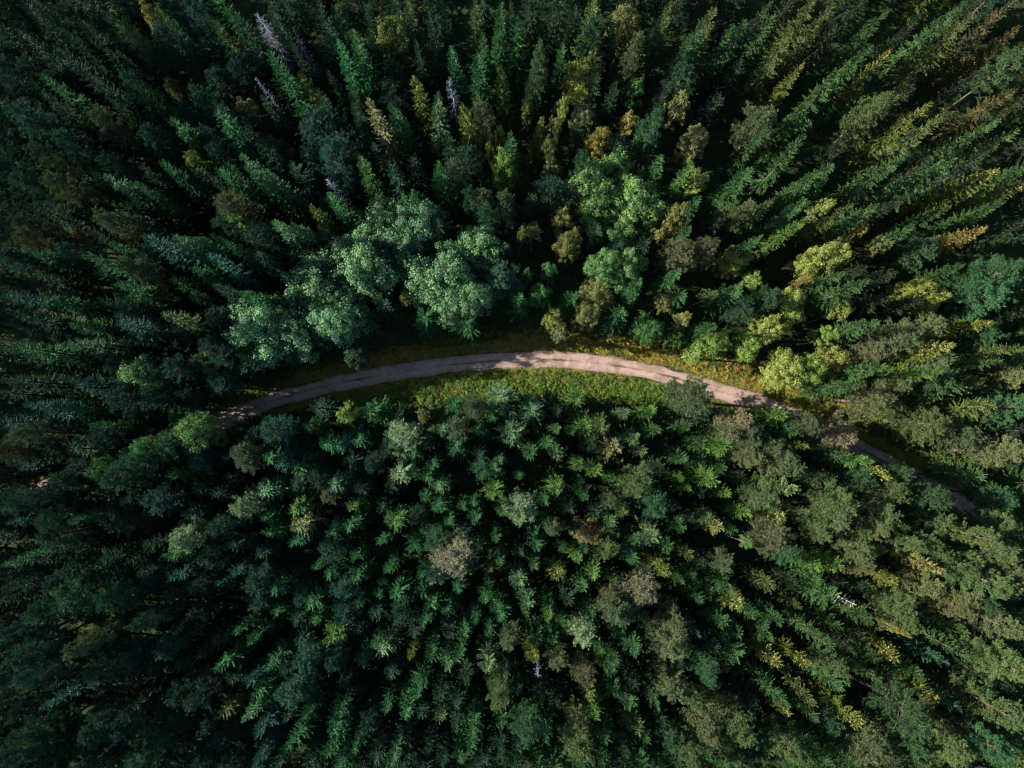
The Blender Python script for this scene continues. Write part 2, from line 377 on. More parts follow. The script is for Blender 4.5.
# ------------------------------------------------------------------ prototypes of the trees (meshes shared by the copies)
PR = {}
def proto(key, parts, bark, leafmat, h, R):
    tb, Q, ex = parts
    PR[key] = dict(trunk=tb.mesh(key+'_trunk', M[bark]), Q=Q, crown=quads_to_mesh(key+'_crown', Q, M[leafmat]), h=h, R=R, coned=None)
    if ex is not None:
        me = quads_to_mesh(key+'_coned_crown', np.concatenate([Q, ex]), [M[leafmat], M['cones']])
        me.polygons.foreach_set('material_index', np.r_[np.zeros(len(Q), np.int32), np.ones(len(ex), np.int32)].astype(np.int32)); me.update()
        PR[key]['coned'] = me
for i in range(4): proto('tall_spruce%d' % i, spruce_parts(10+i, 21, 2.7, 0.56, (6, 8), 0.06, 0.1, False, 0.44), 'bark_spruce', 'needles', 21, 2.7)
for i in range(5): proto('young_spruce%d' % i, spruce_parts(30+i, 14, 2.2, 0.68, (6, 8), 0.05, 0.12, False, 0.29, 0.56), 'bark_spruce', 'needles', 14, 2.2)
for i in range(3): proto('sparse_spruce%d' % i, spruce_parts(50+i, 22, 3.2, 0.62, (5, 7), 0.08, 0.06, True, 0.55), 'bark_spruce', 'needles', 22, 3.2)
for i in range(5): proto('pine%d' % i, pine_parts(70+i, 17, 2.7, [.42, .35, .46, .40, .32][i], 62), 'bark_pine', 'pine', 17, 2.7)
for i in range(4): proto('aspen%d' % i, broad_parts(90+i, 16, 4.2, 22, 9, 80, 0.24, 0.70), 'bark_grey', 'leaves', 16, 4.2)
for i in range(3): proto('birch%d' % i, broad_parts(100+i, 15, 2.6, 13, 8, 54, 0.19, 0.70), 'bark_birch', 'leaves', 15, 2.6)

# colour of the living foliage, kind by kind
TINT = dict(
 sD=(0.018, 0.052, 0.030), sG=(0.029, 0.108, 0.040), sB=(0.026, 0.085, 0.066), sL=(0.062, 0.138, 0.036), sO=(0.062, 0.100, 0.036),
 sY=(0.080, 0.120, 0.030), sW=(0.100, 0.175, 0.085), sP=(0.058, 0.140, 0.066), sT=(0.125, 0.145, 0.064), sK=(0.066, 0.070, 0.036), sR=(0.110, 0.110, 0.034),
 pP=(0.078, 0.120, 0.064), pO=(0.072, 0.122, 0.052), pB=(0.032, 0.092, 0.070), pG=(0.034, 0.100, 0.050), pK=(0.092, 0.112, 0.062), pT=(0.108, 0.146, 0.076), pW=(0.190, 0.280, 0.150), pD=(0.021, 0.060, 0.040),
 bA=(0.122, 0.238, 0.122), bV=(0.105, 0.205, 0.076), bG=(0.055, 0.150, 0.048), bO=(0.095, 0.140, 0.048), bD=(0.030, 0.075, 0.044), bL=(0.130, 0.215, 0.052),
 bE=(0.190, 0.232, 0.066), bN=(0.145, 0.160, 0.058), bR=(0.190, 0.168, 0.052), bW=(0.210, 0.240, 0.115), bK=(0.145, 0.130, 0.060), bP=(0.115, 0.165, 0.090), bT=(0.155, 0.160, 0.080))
TONE = dict(
 sD='very dark green', sG='plain green', sB='bluish green', sL='lime green', sO='olive', sY='yellow-tipped green', sW='pale whitish green', sP='pale green', sT='buff-brown', sK='dull olive-brown', sR='orange-tipped',
 pP='grey-green', pO='olive', pB='bluish', pG='deep green', pK='grey-olive', pT='pale tan-green', pW='whitish green',
 bA='silvery green', bV='vivid green', bG='mid green', bO='olive', bD='dark green', bL='lime green', bE='yellow', bN='yellow-brown', bR='golden', bW='cream', bK='brown', bP='grey-green', bT='tan',
 pD='very dark green', dW='bare grey')

# ------------------------------------------------------------------ the trees: kind+colour, tip seen at x y, crown radius (all read off the photograph)
TABLE = """
sD 12 2 12,sD 33 2 11,sD 12 28 12,bN 149 12 14,sD 104 8 10,pO 130 35 9,sD 118 51 8,sG 46 74 12,sD 59 43 12,
sD 89 75 12,pG 135 83 14,bN 177 95 10,pG 195 93 12,sG 170 120 16,pP 100 122 14,pB 69 140 15,sD 110 98 10,pB 195 10 16,
pB 6 75 14,pB 14 116 18,sD 83 26 11,sD 61 28 10,pP 35 150 10,sO 219 24 10,dW 254 12 16,dW 294 30 6,dW 254 78 7,
sG 275 55 10,sY 304 71 11,pB 314 126 22,sG 348 29 9,sG 338 44 11,bO 393 37 26,sT 374 103 13,sG 395 102 8,
sG 215 118 16,bN 243 110 13,sD 234 4 10,sD 269 0 10,sD 316 14 10,sD 330 6 11,sD 206 14 10,sD 328 71 10,sD 212 89 12,
sD 291 41 9,sD 362 2 10,sO 409 4 9,sY 416 71 9,sW 428 101 13,sG 453 39 8,dW 448 78 6,sG 475 31 11,sG 478 53 12,
sY 469 104 12,sY 507 65 12,sG 515 20 9,sG 495 12 10,sO 469 2 9,sD 510 2 9,sD 552 6 10,sG 542 30 9,pP 541 55 10,
sG 566 39 8,sO 591 4 16,bE 580 77 20,bN 595 61 11,bE 528 108 6,sY 537 118 10,bN 555 128 8,bE 564 106 6,bP 585 114 15,
bR 599 142 15,pK 489 112 14,bE 497 128 6,bE 492 148 7,sD 530 77 9,sG 512 140 7,bO 550 146 8,sD 416 41 9,sD 428 12 10,
pG 593 39 11,bN 624 22 18,sY 643 43 8,pP 628 49 9,sG 691 37 11,sG 740 18 18,sG 703 26 14,sO 714 2 12,sO 673 2 10,
bN 682 102 15,bW 691 140 15,bR 626 122 10,bG 634 89 12,pP 762 116 21,sY 803 65 11,sO 817 4 15,sO 795 37 15,
sD 762 2 12,pB 689 69 14,bG 642 142 14,pG 657 122 12,sG 805 142 10,sG 817 98 10,sY 893 53 9,sG 869 44 10,sO 828 4 13,
sG 887 4 11,sO 972 20 15,sG 958 4 11,sK 1017 4 12,sK 1021 26 12,pB 1021 55 13,sY 934 100 12,sK 1017 83 14,
pO 885 102 17,sO 938 120 11,sG 999 112 12,sG 846 67 10,sD 926 12 10,sO 1023 122 12,pB 22 180 13,pP 63 182 17,
sP 110 172 16,sG 156 160 12,bO 189 160 10,pP 106 217 15,sB 148 237 12,sP 181 241 16,sG 193 230 8,pP 130 268 13,
bV 150 296 12,sG 114 280 8,sB 2 284 12,pB 10 258 16,pG 22 221 11,bR 75 233 5,sG 91 254 9,sG 30 288 11,pK 30 237 13,
sG 136 184 6,sD 0 247 12,pB 6 166 12,sG 219 166 12,sG 258 166 8,sP 270 173 11,pB 330 158 16,sL 354 158 12,
dW 329 180 6,sG 334 193 10,pK 222 197 16,sL 237 203 10,sP 274 213 14,sY 308 209 11,sG 229 243 8,sB 212 258 13,
sG 247 290 10,bA 383 229 26,bA 364 264 26,bA 318 284 24,bN 407 296 9,sG 397 195 8,sP 291 213 10,sD 210 233 10,
sP 237 154 12,sD 318 229 10,sD 387 158 12,bA 420 221 23,bA 434 274 25,bA 477 247 18,bA 471 292 18,bV 587 184 22,
bV 611 168 16,bV 597 213 20,bN 562 221 12,bN 573 249 15,bO 534 228 10,bO 518 237 7,bG 528 271 6,bG 552 270 9,
bG 540 292 12,bN 596 296 17,bV 603 266 15,pP 459 170 14,sG 441 166 8,pP 487 182 12,bL 506 168 15,pP 506 201 12,
sG 430 164 8,pG 469 197 9,pG 491 211 10,bT 554 162 10,pG 581 160 10,bG 416 195 8,bD 501 247 8,bV 632 199 24,
bV 626 268 18,bV 624 229 16,sG 671 158 8,sL 695 160 9,bE 703 178 14,bO 728 193 9,sG 701 195 8,bN 675 215 15,
bN 657 230 10,pK 675 247 14,pK 707 245 15,bE 736 258 16,bL 752 276 11,pO 748 203 16,sO 775 195 9,sG 752 239 7,
sG 817 170 10,sG 807 207 13,sL 797 221 9,sG 754 170 17,sG 679 272 10,sG 691 284 12,sG 642 284 10,sG 732 290 12,
bN 663 300 10,bE 789 300 17,bE 815 260 15,sG 693 231 7,bO 710 292 8,bR 805 276 6,sY 1024 182 16,sY 991 166 16,
sR 981 231 15,sG 920 223 11,bE 833 254 20,bR 857 231 10,bE 824 205 9,sO 855 203 10,sG 875 209 9,bN 883 245 10,
bE 918 284 15,bE 936 298 15,pG 979 274 22,pG 1007 268 22,pG 993 294 22,sG 905 155 10,sG 956 158 11,sD 993 156 12,
bL 844 300 12,sG 867 282 10,sG 842 270 10,sG 836 166 15,sD 8 314 12,sB 114 324 17,sP 67 338 15,sG 16 347 15,
bV 140 377 19,pB 173 363 15,bO 201 357 11,sB 77 385 14,sG 69 408 8,sG 89 424 7,sD 4 377 12,bV 195 426 19,
pG 163 434 16,pB 126 450 16,sB 6 418 12,pP 16 434 16,sB 20 403 11,sB 47 414 12,sG 69 322 12,sO 158 310 10,
sD 63 379 10,pP 0 450 12,bA 253 326 25,bA 295 332 22,bA 334 316 18,bO 257 355 17,bG 214 363 19,bD 354 357 12,
pB 275 426 16,sG 306 426 10,sG 318 440 12,sP 334 446 11,sG 356 438 10,bL 348 410 11,sG 373 410 13,pW 401 434 17,
pP 245 452 17,sG 265 454 12,sB 283 456 11,sP 498 399 15,sP 536 410 15,sP 514 434 15,sG 530 450 10,sG 548 442 10,
sP 560 452 11,sL 578 399 11,sL 585 424 12,sO 599 428 14,pP 475 403 12,sG 452 403 10,pP 457 422 13,sP 441 434 10,
bN 422 418 8,sG 492 416 8,sG 482 430 10,sG 458 452 12,sG 412 456 10,sG 432 460 10,sP 557 429 6,sG 573 430 7,
sT 611 450 13,sP 499 460 8,bE 554 318 11,bP 558 332 9,bN 591 316 16,sD 558 410 8,bG 651 328 16,sG 624 314 11,
bN 685 318 10,bL 714 341 15,bL 697 351 12,sG 722 318 12,bG 675 338 10,bL 746 343 15,bE 772 326 16,bL 789 318 15,
bE 789 367 21,bL 812 369 18,pP 691 397 23,sL 651 410 11,sG 659 430 9,sP 628 412 8,sP 636 438 11,pT 744 426 17,
pP 758 440 17,sL 779 418 13,sL 724 448 17,sG 687 426 10,sG 685 458 9,pK 732 430 11,pP 815 430 13,sL 807 446 8,
pP 789 460 14,sP 645 450 8,pT 752 458 11,bE 834 367 18,sG 883 320 12,sG 889 367 9,sG 857 379 12,pP 909 336 19,
pK 879 349 13,sY 958 349 8,sG 989 357 9,pP 944 357 12,sL 938 369 9,pB 946 383 16,sG 962 391 12,bN 995 371 10,
bO 976 383 10,sO 993 406 13,pK 879 395 17,pO 936 420 18,pP 966 438 19,pG 1019 414 16,pT 1016 379 14,bE 838 312 10,
bL 826 336 13,sY 999 316 12,pG 995 336 14,pT 842 438 20,sL 877 460 9,pT 1013 454 16,pP 903 381 12,sO 1021 345 12,
pP 928 328 14,pB 18 501 16,pG 49 515 13,sG 69 519 9,pB 146 499 17,sL 171 474 12,pG 110 480 16,pB 57 580 16,
pG 65 600 18,pG 41 610 14,pG 102 608 14,sB 4 503 11,sG 2 566 12,sD 128 560 11,sD 144 545 10,sB 8 527 10,sD 0 590 11,
sB 173 578 10,pW 241 503 13,pW 179 536 15,sP 261 490 16,sL 289 507 12,sG 269 537 12,sT 295 525 14,sG 293 543 10,
sG 297 466 14,sP 334 482 13,pT 330 499 8,sL 354 509 11,sG 346 527 10,sG 330 533 11,sL 391 523 14,sW 399 470 16,
pP 245 462 14,sB 277 464 12,sB 234 572 10,sG 275 590 12,sG 314 568 7,sG 328 576 10,sG 312 606 14,sG 354 580 9,
sG 358 604 10,sG 377 594 10,sG 385 570 8,sG 395 596 13,sG 379 543 7,sB 218 584 8,sG 352 558 8,sG 430 472 11,
sP 442 486 12,sG 422 499 9,sG 497 470 10,sG 518 476 6,sL 494 493 12,pW 522 515 15,sP 503 513 10,sG 544 499 10,
sL 558 486 13,sG 461 507 9,sG 473 503 7,sG 447 521 9,sG 471 521 10,sG 548 525 7,pP 558 531 9,sG 585 499 8,
bK 589 529 15,sG 534 543 12,pT 449 555 22,sY 489 570 8,sG 499 562 8,sG 421 574 9,sP 534 568 8,sY 558 574 12,
sG 562 551 7,sL 577 562 9,sG 585 551 7,sP 518 586 11,sP 526 606 12,sG 587 588 11,sL 599 576 12,pO 611 551 12,
pO 609 501 9,pK 611 602 13,sG 457 596 9,sG 430 608 13,sG 483 600 10,sG 499 610 10,sG 489 588 7,sG 550 610 9,
sL 579 466 9,sL 597 470 11,sG 613 478 8,sG 495 539 7,sG 410 476 10,sG 613 527 9,pO 634 482 19,sL 681 478 8,
sL 689 488 7,sL 714 478 18,sL 728 493 10,pP 781 464 17,pO 762 497 17,sW 797 488 10,pG 661 505 15,sD 679 507 9,
sO 622 511 15,sO 714 517 13,sT 723 531 12,sG 735 529 9,sL 748 515 10,sY 787 519 12,sW 807 513 8,pK 775 539 21,
sP 655 537 16,sO 685 553 11,sG 634 560 12,sY 667 568 14,pP 726 564 12,sG 695 578 9,sG 728 584 12,sL 813 562 12,
pG 791 555 12,pT 642 594 18,pP 622 606 14,pT 671 610 10,sG 616 582 9,sY 744 604 16,sO 775 588 12,sO 801 608 7,
sG 701 600 9,sG 681 582 8,bV 750 547 6,sY 885 466 13,pB 905 472 10,pO 901 490 18,pO 842 501 17,pP 883 509 14,
pP 840 527 14,pT 820 527 10,pO 865 535 12,pT 891 535 12,sG 907 525 9,pO 926 537 10,sL 885 553 11,pP 857 553 16,
pB 936 505 16,pO 948 521 15,sY 970 529 9,pO 985 535 13,pP 1009 541 17,sL 838 568 15,sY 905 584 13,pK 861 574 10,
pT 934 588 16,pT 970 600 16,sO 930 568 10,pO 964 566 13,pO 995 582 16,pP 1019 580 12,sG 834 602 19,pO 897 602 16,
dW 858 605 4,pG 989 602 12,pK 958 612 12,pO 822 541 9,pO 911 547 10,sT 942 562 9,pB 16 653 16,pP 81 642 12,
pG 100 671 19,pB 142 624 10,pB 30 679 12,pB 81 728 16,pG 144 734 12,pB 2 693 14,pG 37 750 16,sB 41 710 12,pB 6 760 14,
pG 138 760 16,pB 4 632 12,dW 98 758 4,sG 234 632 9,sG 253 638 10,sG 218 667 12,sG 267 665 12,sL 330 636 15,
sW 383 649 15,sG 371 647 6,sG 312 620 9,pG 295 693 19,sG 324 726 16,sG 255 693 12,sO 220 714 13,sB 249 679 10,
sG 379 712 9,sG 401 716 12,sY 408 659 6,sP 243 722 8,sB 251 738 8,sG 287 752 10,sG 330 758 10,sG 354 752 10,
sP 395 762 12,sB 249 764 10,sG 427 624 10,sG 475 622 7,sG 500 622 10,sL 526 614 6,sL 550 618 10,sG 563 627 7,
pW 583 634 14,sG 489 634 9,pP 510 642 11,sP 447 663 12,sG 459 657 8,sY 530 659 10,pT 558 663 12,pK 585 675 10,
sW 489 669 12,sG 489 689 8,dW 538 677 6,sO 438 718 13,sG 471 726 11,pO 497 707 14,pG 528 734 16,sG 613 665 9,
sG 601 655 8,sY 593 699 10,sL 605 722 12,pT 579 722 12,pO 579 748 16,sG 550 740 10,sG 414 697 12,sG 471 752 10,
sD 428 752 10,pP 624 622 13,pT 679 624 14,pT 673 647 17,sB 699 634 8,sG 642 659 12,sG 618 673 10,sG 734 655 18,
sY 777 663 12,sY 809 665 10,sG 781 622 12,sG 815 634 10,pT 673 689 15,sG 661 705 9,pO 693 707 10,sO 724 714 14,
pO 744 734 16,pT 714 738 15,pO 732 756 14,sG 785 697 12,sY 791 716 9,sO 636 732 14,pO 689 760 12,pG 669 744 11,
pO 791 744 16,pG 710 675 12,sO 817 699 10,sD 626 754 9,sD 754 762 10,sY 903 659 15,sY 938 701 13,sY 861 724 12,
pO 914 628 13,bR 896 627 5,sB 946 665 11,sG 972 655 10,pO 991 657 10,pO 1015 671 16,pT 1011 630 16,sG 828 645 10,
pO 840 667 10,sG 838 689 12,sG 883 679 10,pB 911 722 21,pO 958 754 17,pO 946 732 13,sB 958 703 8,sY 991 712 10,
pO 1009 720 16,pG 999 748 15,pP 877 754 19,sG 826 758 10
"""
# trees one recognises at once: place, full description, short name used to point at the ones beside them
MARKS = [
 (254, 12, 'd', 'dense blue-grey dead spruce with all its bare twigs, near the top left of centre', 'the dense blue-grey dead spruce'),
 (254, 78, 'd', 'slim bare silver pole of a dead tree in the dark gap at upper left', 'the bare silver pole at upper left'),
 (294, 30, 'd', 'short thin bare dead top just right of the dense blue-grey dead spruce', None),
 (314, 126, 'p', 'broad bluish pine with fuzzy crown left of the buff-tipped spruce, upper left of centre', 'the broad bluish upper pine'),
 (393, 37, 'b', 'big dull olive broadleaf tree, the widest leafy crown along the top edge', 'the big olive top-edge broadleaf'),
 (374, 103, 's', 'buff-brown tipped spruce standing in the dark below the big olive top-edge broadleaf', 'the buff-tipped spruce'),
 (416, 71, 's', 'slender spruce with golden cone-laden tip, right of the dark gap at upper centre', 'the golden-tipped slender spruce'),
 (428, 101, 's', 'pale whitish spruce with drooping boughs just below the golden-tipped slender spruce', None),
 (448, 78, 'd', 'thin grey dead tree standing right of the golden-tipped slender spruce', None),
 (580, 77, 'b', 'tall yellow birch of two stacked clumps, right of centre near the top', 'the tall yellow top birch'),
 (624, 22, 'b', 'yellow-brown birch with white trunk showing, touching the top edge right of centre', 'the top-edge yellow-brown birch'),
 (626, 122, 'b', 'small round golden birch, the most golden crown above the large vivid green clump', 'the small round golden birch'),
 (682, 102, 'b', 'yellow-brown birch with white trunk visible below it, just above the cream birch', None),
 (691, 140, 'b', 'cream birch with feathery lobes on the edge of the dark gap at upper right', 'the cream birch'),
 (762, 116, 'p', 'wide grey-green pine right of the dark gap at upper right', 'the wide grey-green upper-right pine'),
 (740, 18, 's', 'broad green spruce with long drooping boughs over the dark gap at upper right', 'the drooping-boughed top spruce'),
 (893, 53, 's', 'small yellow-tipped spruce alone in the dark at upper right', 'the small yellow-tipped upper-right spruce'),
 (934, 100, 's', 'yellow-tipped spruce full of cones in the middle of the upper right corner', None),
 (991, 166, 's', 'long yellow-tipped spruce with pale limbs showing along it, far right', 'the long pale-limbed spruce'),
 (981, 231, 's', 'orange-tipped spruce, above the huge dense green crowns at the right edge', 'the orange-tipped far-right spruce'),
 (833, 253, 'b', 'bright tan-yellow birch with fluffy crown, right of centre', 'the fluffy tan-yellow birch'),
 (979, 274, 'p', 'dense dark green crown, topmost of three packed together at the right edge', 'the packed right-edge pines'),
 (736, 258, 'b', 'bright yellow birch right of two grey pines, above the road bend', 'the bright yellow birch'),
 (597, 213, 'b', 'vivid green broadleaf forming the lower half of the large green clump in upper centre', 'the large vivid green clump'),
 (434, 274, 'b', 'silvery green round broadleaf above the road, nearest of them to the centre', 'the roundest silvery broadleaf'),
 (253, 326, 'b', 'silvery green broadleaf furthest left of the pale clump above the road', 'the leftmost silvery broadleaf'),
 (140, 375, 'b', 'vivid teal-green broadleaf glowing alone in the dark at left', 'the glowing teal-green broadleaf'),
 (195, 426, 'b', 'vivid green broadleaf covering the left end of the open road', 'the vivid green roadside broadleaf'),
 (179, 536, 'p', 'whitish green round-topped tree at lower left, palest crown on that side', 'the whitish round-topped tree'),
 (522, 515, 'p', 'whitish green fluffy crown right below the middle of the road', 'the whitish fluffy crown'),
 (589, 529, 'b', 'brown upright broadleaf standing among green spruces south of the road', 'the brown upright broadleaf'),
 (449, 555, 'p', 'tan fuzzy pine with wide round crown, alone among green spruces below the road', 'the round tan fuzzy pine'),
 (691, 397, 'p', 'grey-green pine with wide crown overhanging the south edge of the road', 'the road-edge grey pine'),
 (744, 426, 'p', 'tan pine with pinkish limbs close below the shaded end of the road', 'the pink-limbed tan pine'),
 (842, 438, 'p', 'tan pine with many round tufts beside the road at the right', 'the tufted tan roadside pine'),
 (642, 594, 'p', 'tan pine with pinkish branches in the lower centre right', 'the pinkish lower-centre pine'),
 (714, 478, 's', 'lime green star-shaped spruce with very regular boughs, right of centre below the road', 'the lime star-shaped spruce'),
 (100, 671, 'p', 'deep green pine whose long crown leans into the lower left corner', 'the long lower-left pine'),
 (330, 636, 's', 'lime green bright spruce standing out of the dark in the lower left', 'the bright lower-left spruce'),
 (383, 649, 's', 'pale whitish spruce just right of the bright lower-left spruce', None),
 (903, 659, 's', 'yellow-tipped spruce with golden tip pointing down right, in the lower right', 'the golden lower-right spruce'),
 (858, 605, 'd', 'bare white birch stem lying out over olive pines at lower right', 'the bare white birch stem'),
 (905, 584, 's', 'yellow-tipped spruce left of a long tan pine at the right', 'the spruce beside the tan pine'),
 (911, 722, 'p', 'bluish dome-shaped pine near the bottom right corner', 'the bluish dome-shaped pine'),
 (114, 324, 's', 'bluish green spruce with blue sheen, left of the leftmost silvery broadleaf', 'the blue-sheened left spruce'),
 (329, 180, 'd', 'bare grey dead top poking out above a green spruce, upper left of centre', 'the bare grey dead top'),
 (354, 158, 's', 'lime green bushy spruce right of the bare grey dead top', None),
 (489, 669, 's', 'whitish star-shaped spruce in the dark near bottom centre', 'the whitish bottom-centre spruce'),
 (498, 399, 's', 'pale star-shaped spruce on the edge of the verge just below the road', 'the star-shaped verge spruce'),
 (611, 450, 's', 'buff-brown star-shaped spruce right of centre below the road', 'the buff star-shaped spruce'),
 (538, 681, 'd', 'small grey dead tree in the dark near bottom centre', None),
 (98, 758, 'd', 'short leaning dead tree in the dark at the bottom left', None),
 (45, 74, 's', 'plain green spruce with a paler edge high in the upper left corner', 'the pale-edged corner spruce'),
 (170, 120, 's', 'plain green broad spruce leaning over the dark, below an olive-brown crown at upper left', 'the leaning upper-left spruce'),
 (778, 630, 's', 'lone olive spruce', None),
 (20, 200, 'p', 'lone bluish pine', None),
 (60, 300, 's', 'pine', None),
]
MARKS = [m for m in MARKS if m[4] or len(m[3]) > 20]

rows = []
for i, t in enumerate(TABLE.replace('\n', '').split(',')):
    k, x, y, r = t.split(); rows.append([k, float(x), float(y), float(r)])
R0 = random.Random(5)
def height(k, x, y):
    "stand heights in metres: old spruces north of the road, a younger stand south of it"
    rx = np.interp(x, RPX[::-1] if RPX[0] > RPX[-1] else RPX, np.arange(len(RPX))); ry = proj((*ROAD[int(rx)], 0))[1]
    north = y < ry
    d = math.hypot(x-512, y-430)
    if north:
        near = min(1.0, max(0.0, (ry-y)/150.0))
        base = dict(s=13.5+8.5*near, p=13+6*near, b=11.5+5*near, d=20)[k[0]]
        if k == 'bA': base = 16.5
        if k == 'bV': base = 15.5
        if x < 300 and k[0] != 'b': base += 1.0
    else:
        s = 13.5+max(0, (330-x))/330*6.5+max(0, x-720)/300*4.0+max(0, y-600)/170*3.0
        base = dict(s=s, p=s+1.0, b=s, d=s+1)[k[0]]
    if not north and x > 790 and y-ry < 75: base *= 1.2
    return base*R0.uniform(0.86, 1.10)
trees = []
for k, x, y, r in rows:
    h = height(k, x, y)
    zt = h if k[0] in 'sd' else h*(0.93 if k[0] == 'p' else 0.80)
    p = at(x, y, zt); rm = r*(CAM_H-zt*0.9)/F_PX
    trees.append(dict(k=k, px=x, py=y, x=p.x, y=p.y, h=h, rm=rm, mark=None))
for mx, my, mk, full, short in MARKS:
    c = [t for t in trees if t['k'][0] == mk and t['mark'] is None]
    b = min(c, key=lambda t: math.hypot(t['px']-mx, t['py']-my))
    if math.hypot(b['px']-mx, b['py']-my) < 9: b['mark'] = (full, short)
    else: print('NO TREE FOR MARK', mx, my, full)
# nobody stands on the road: ease stems off it
for t in trees:
    for _ in range(4):
        o = road_off(t['x'], t['y']); lim = 2.3
        if abs(o) < lim:
            i = int(np.argmin(((ROAD-np.array([t['x'], t['y']]))**2).sum(axis=1))); s = 1 if o >= 0 else -1
            t['x'] += NRM[i][0]*s*(lim-abs(o)+.05); t['y'] += NRM[i][1]*s*(lim-abs(o)+.05)
# tall trees close along both sides of the western end of the track: their crowns meet over it
wr = np.random.RandomState(4); arc = 0.0
for i in range(1, len(ROAD)):
    arc += float(np.linalg.norm(ROAD[i]-ROAD[i-1]))
    if arc < 2.1 or not (-30 < RPX[i] < 222) or 68 < RPX[i] < 112: continue
    arc = 0.0; s = 1 if wr.rand() < 0.35 else -1
    k = ['pG', 'sG', 'pD', 'bG', 'sD'][wr.randint(5)]; h = wr.uniform(14, 18) if s < 0 else wr.uniform(9, 12)
    p = ROAD[i]+NRM[i]*s*wr.uniform(1.9, 2.4); q = proj((p[0], p[1], h*0.9))
    if any((p[0]-t['x'])**2+(p[1]-t['y'])**2 < 1.3**2 for t in trees): continue
    trees.append(dict(k=k, px=q[0], py=q[1], x=float(p[0]), y=float(p[1]), h=h, rm=wr.uniform(2.0, 2.5), mark=None))
for px, py, k, h, rm in ((98, 438, 'pD', 16, 2.2), (70, 452, 'sD', 17, 2.0), (1008, 533, 'pO', 15, 2.3), (1030, 546, 'pP', 15, 2.3), (158, 396, 'sD', 16, 2.0), (118, 404, 'pD', 17, 2.3), (182, 392, 'pD', 14, 1.9), (345, 305, 'bA', 15, 2.2), (402, 250, 'bA', 16, 2.3), (452, 258, 'bA', 16, 2.2), (276, 312, 'bA', 15, 2.1), (318, 322, 'bA', 14.5, 2.0), (448, 312, 'bA', 14, 1.9), (365, 232, 'bA', 16.5, 2.0), (975, 476, 'sG', 13, 2.0), (1002, 498, 'pG', 14, 2.2), (868, 476, 'pG', 15, 2.0), (985, 540, 'sG', 15, 1.9)):  # the dark western conifers are added to shade the road's left end
    p = at(px, py, h*(0.8 if k == 'bA' else 0.93)); trees.append(dict(k=k, px=px, py=py, x=p.x, y=p.y, h=h, rm=rm, mark=None))
# the less striking trees that close the canopy between the ones above
fr = np.random.RandomState(9); extra = []; npine = sum(1 for t in trees if t['k'][0] == 'p')
def verge_at(o, x, y):
    i = int(np.argmin(((ROAD-np.array([x, y]))**2).sum(axis=1))); return -south_w[i]-0.4 < o < north_w[i]+0.4
GAPS = [(745, 95, 26), (722, 160, 20), (735, 125, 24), (305, 185, 18), (322, 228, 18), (342, 250, 14), (277, 122, 16), (290, 150, 16), (915, 60, 20), (935, 88, 22), (962, 92, 20),
        (183, 66, 24), (95, 10, 14), (97, 58, 16), (867, 184, 20), (995, 233, 20), (60, 395, 22), (81, 440, 22), (71, 276, 20), (91, 294, 20), (183, 211, 22), (540, 218, 14),
        (774, 262, 20), (905, 442, 30), (950, 462, 30), (865, 428, 22), (999, 395, 16), (990, 500, 30), (100, 542, 18), (125, 540, 18), (230, 527, 16), (285, 562, 16), (225, 598, 20), (366, 697, 18),
        (469, 647, 16), (552, 680, 14), (738, 681, 18), (958, 673, 18), (852, 703, 14), (942, 606, 14), (985, 553, 16), (701, 531, 16), (750, 570, 16), (390, 335, 26), (350, 345, 22), (430, 335, 18), (500, 320, 22)]
def in_gap(px, py): return any((px-a)**2+(py-b)**2 < r*r for a, b, r in GAPS)
for _ in range(9000):
    px, py = fr.uniform(-12, 1036), fr.uniform(-12, 780)
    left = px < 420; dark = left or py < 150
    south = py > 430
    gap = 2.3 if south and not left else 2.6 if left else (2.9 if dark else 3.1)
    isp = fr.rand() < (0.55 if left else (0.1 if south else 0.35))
    dk = left or py < 200  # fillers at left and top get darker tints, shade put into their colour
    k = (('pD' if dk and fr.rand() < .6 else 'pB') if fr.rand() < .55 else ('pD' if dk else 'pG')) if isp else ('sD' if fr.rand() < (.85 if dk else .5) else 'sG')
    if px > 690 and py < 260: gap = 3.9
    h = height(k, px, py)*0.84
    p = at(px, py, h*0.9)
    if verge_at(road_off(p.x, p.y), p.x, p.y): continue
    if any((p.x-t['x'])**2+(p.y-t['y'])**2 < gap**2 for t in trees): continue
    if in_gap(px, py) or any((px-t['px'])**2+(py-t['py'])**2 < (12 if left else 11 if south else (20 if px > 690 and py < 260 else 15))**2 for t in trees): continue
    if k[0] == 'p' and npine >= 300: k = 'sD'
    if k[0] == 'p': npine += 1
    t = dict(k=k, px=px, py=py, x=p.x, y=p.y, h=h, rm=fr.uniform(1.4, 2.0)*(1.15 if k[0] == 'p' else 1), mark=None)
    if k[0] == 's': t['small'] = True
    trees.append(t); extra.append(t)
print('filled', len(extra), 'pines', npine)
gz = ground_many(np.array([[t['x'], t['y']] for t in trees]))
for t, z in zip(trees, gz): t['z'] = float(z)

NAME = {'s': 'spruce_tree', 'p': 'pine_tree', 'd': 'dead_tree'}
NOUN = {'s': 'spruce', 'p': 'pine', 'd': 'dead tree'}
def name_of(k):
    if k[0] == 'b': return ('birch_tree', 'birch') if k[1] in 'ENRWT' else ('broadleaf_tree', 'broadleaf')
    return NAME[k[0]], NOUN[k[0]]
for t in trees: t['name'], t['noun'] = name_of(t['k'])

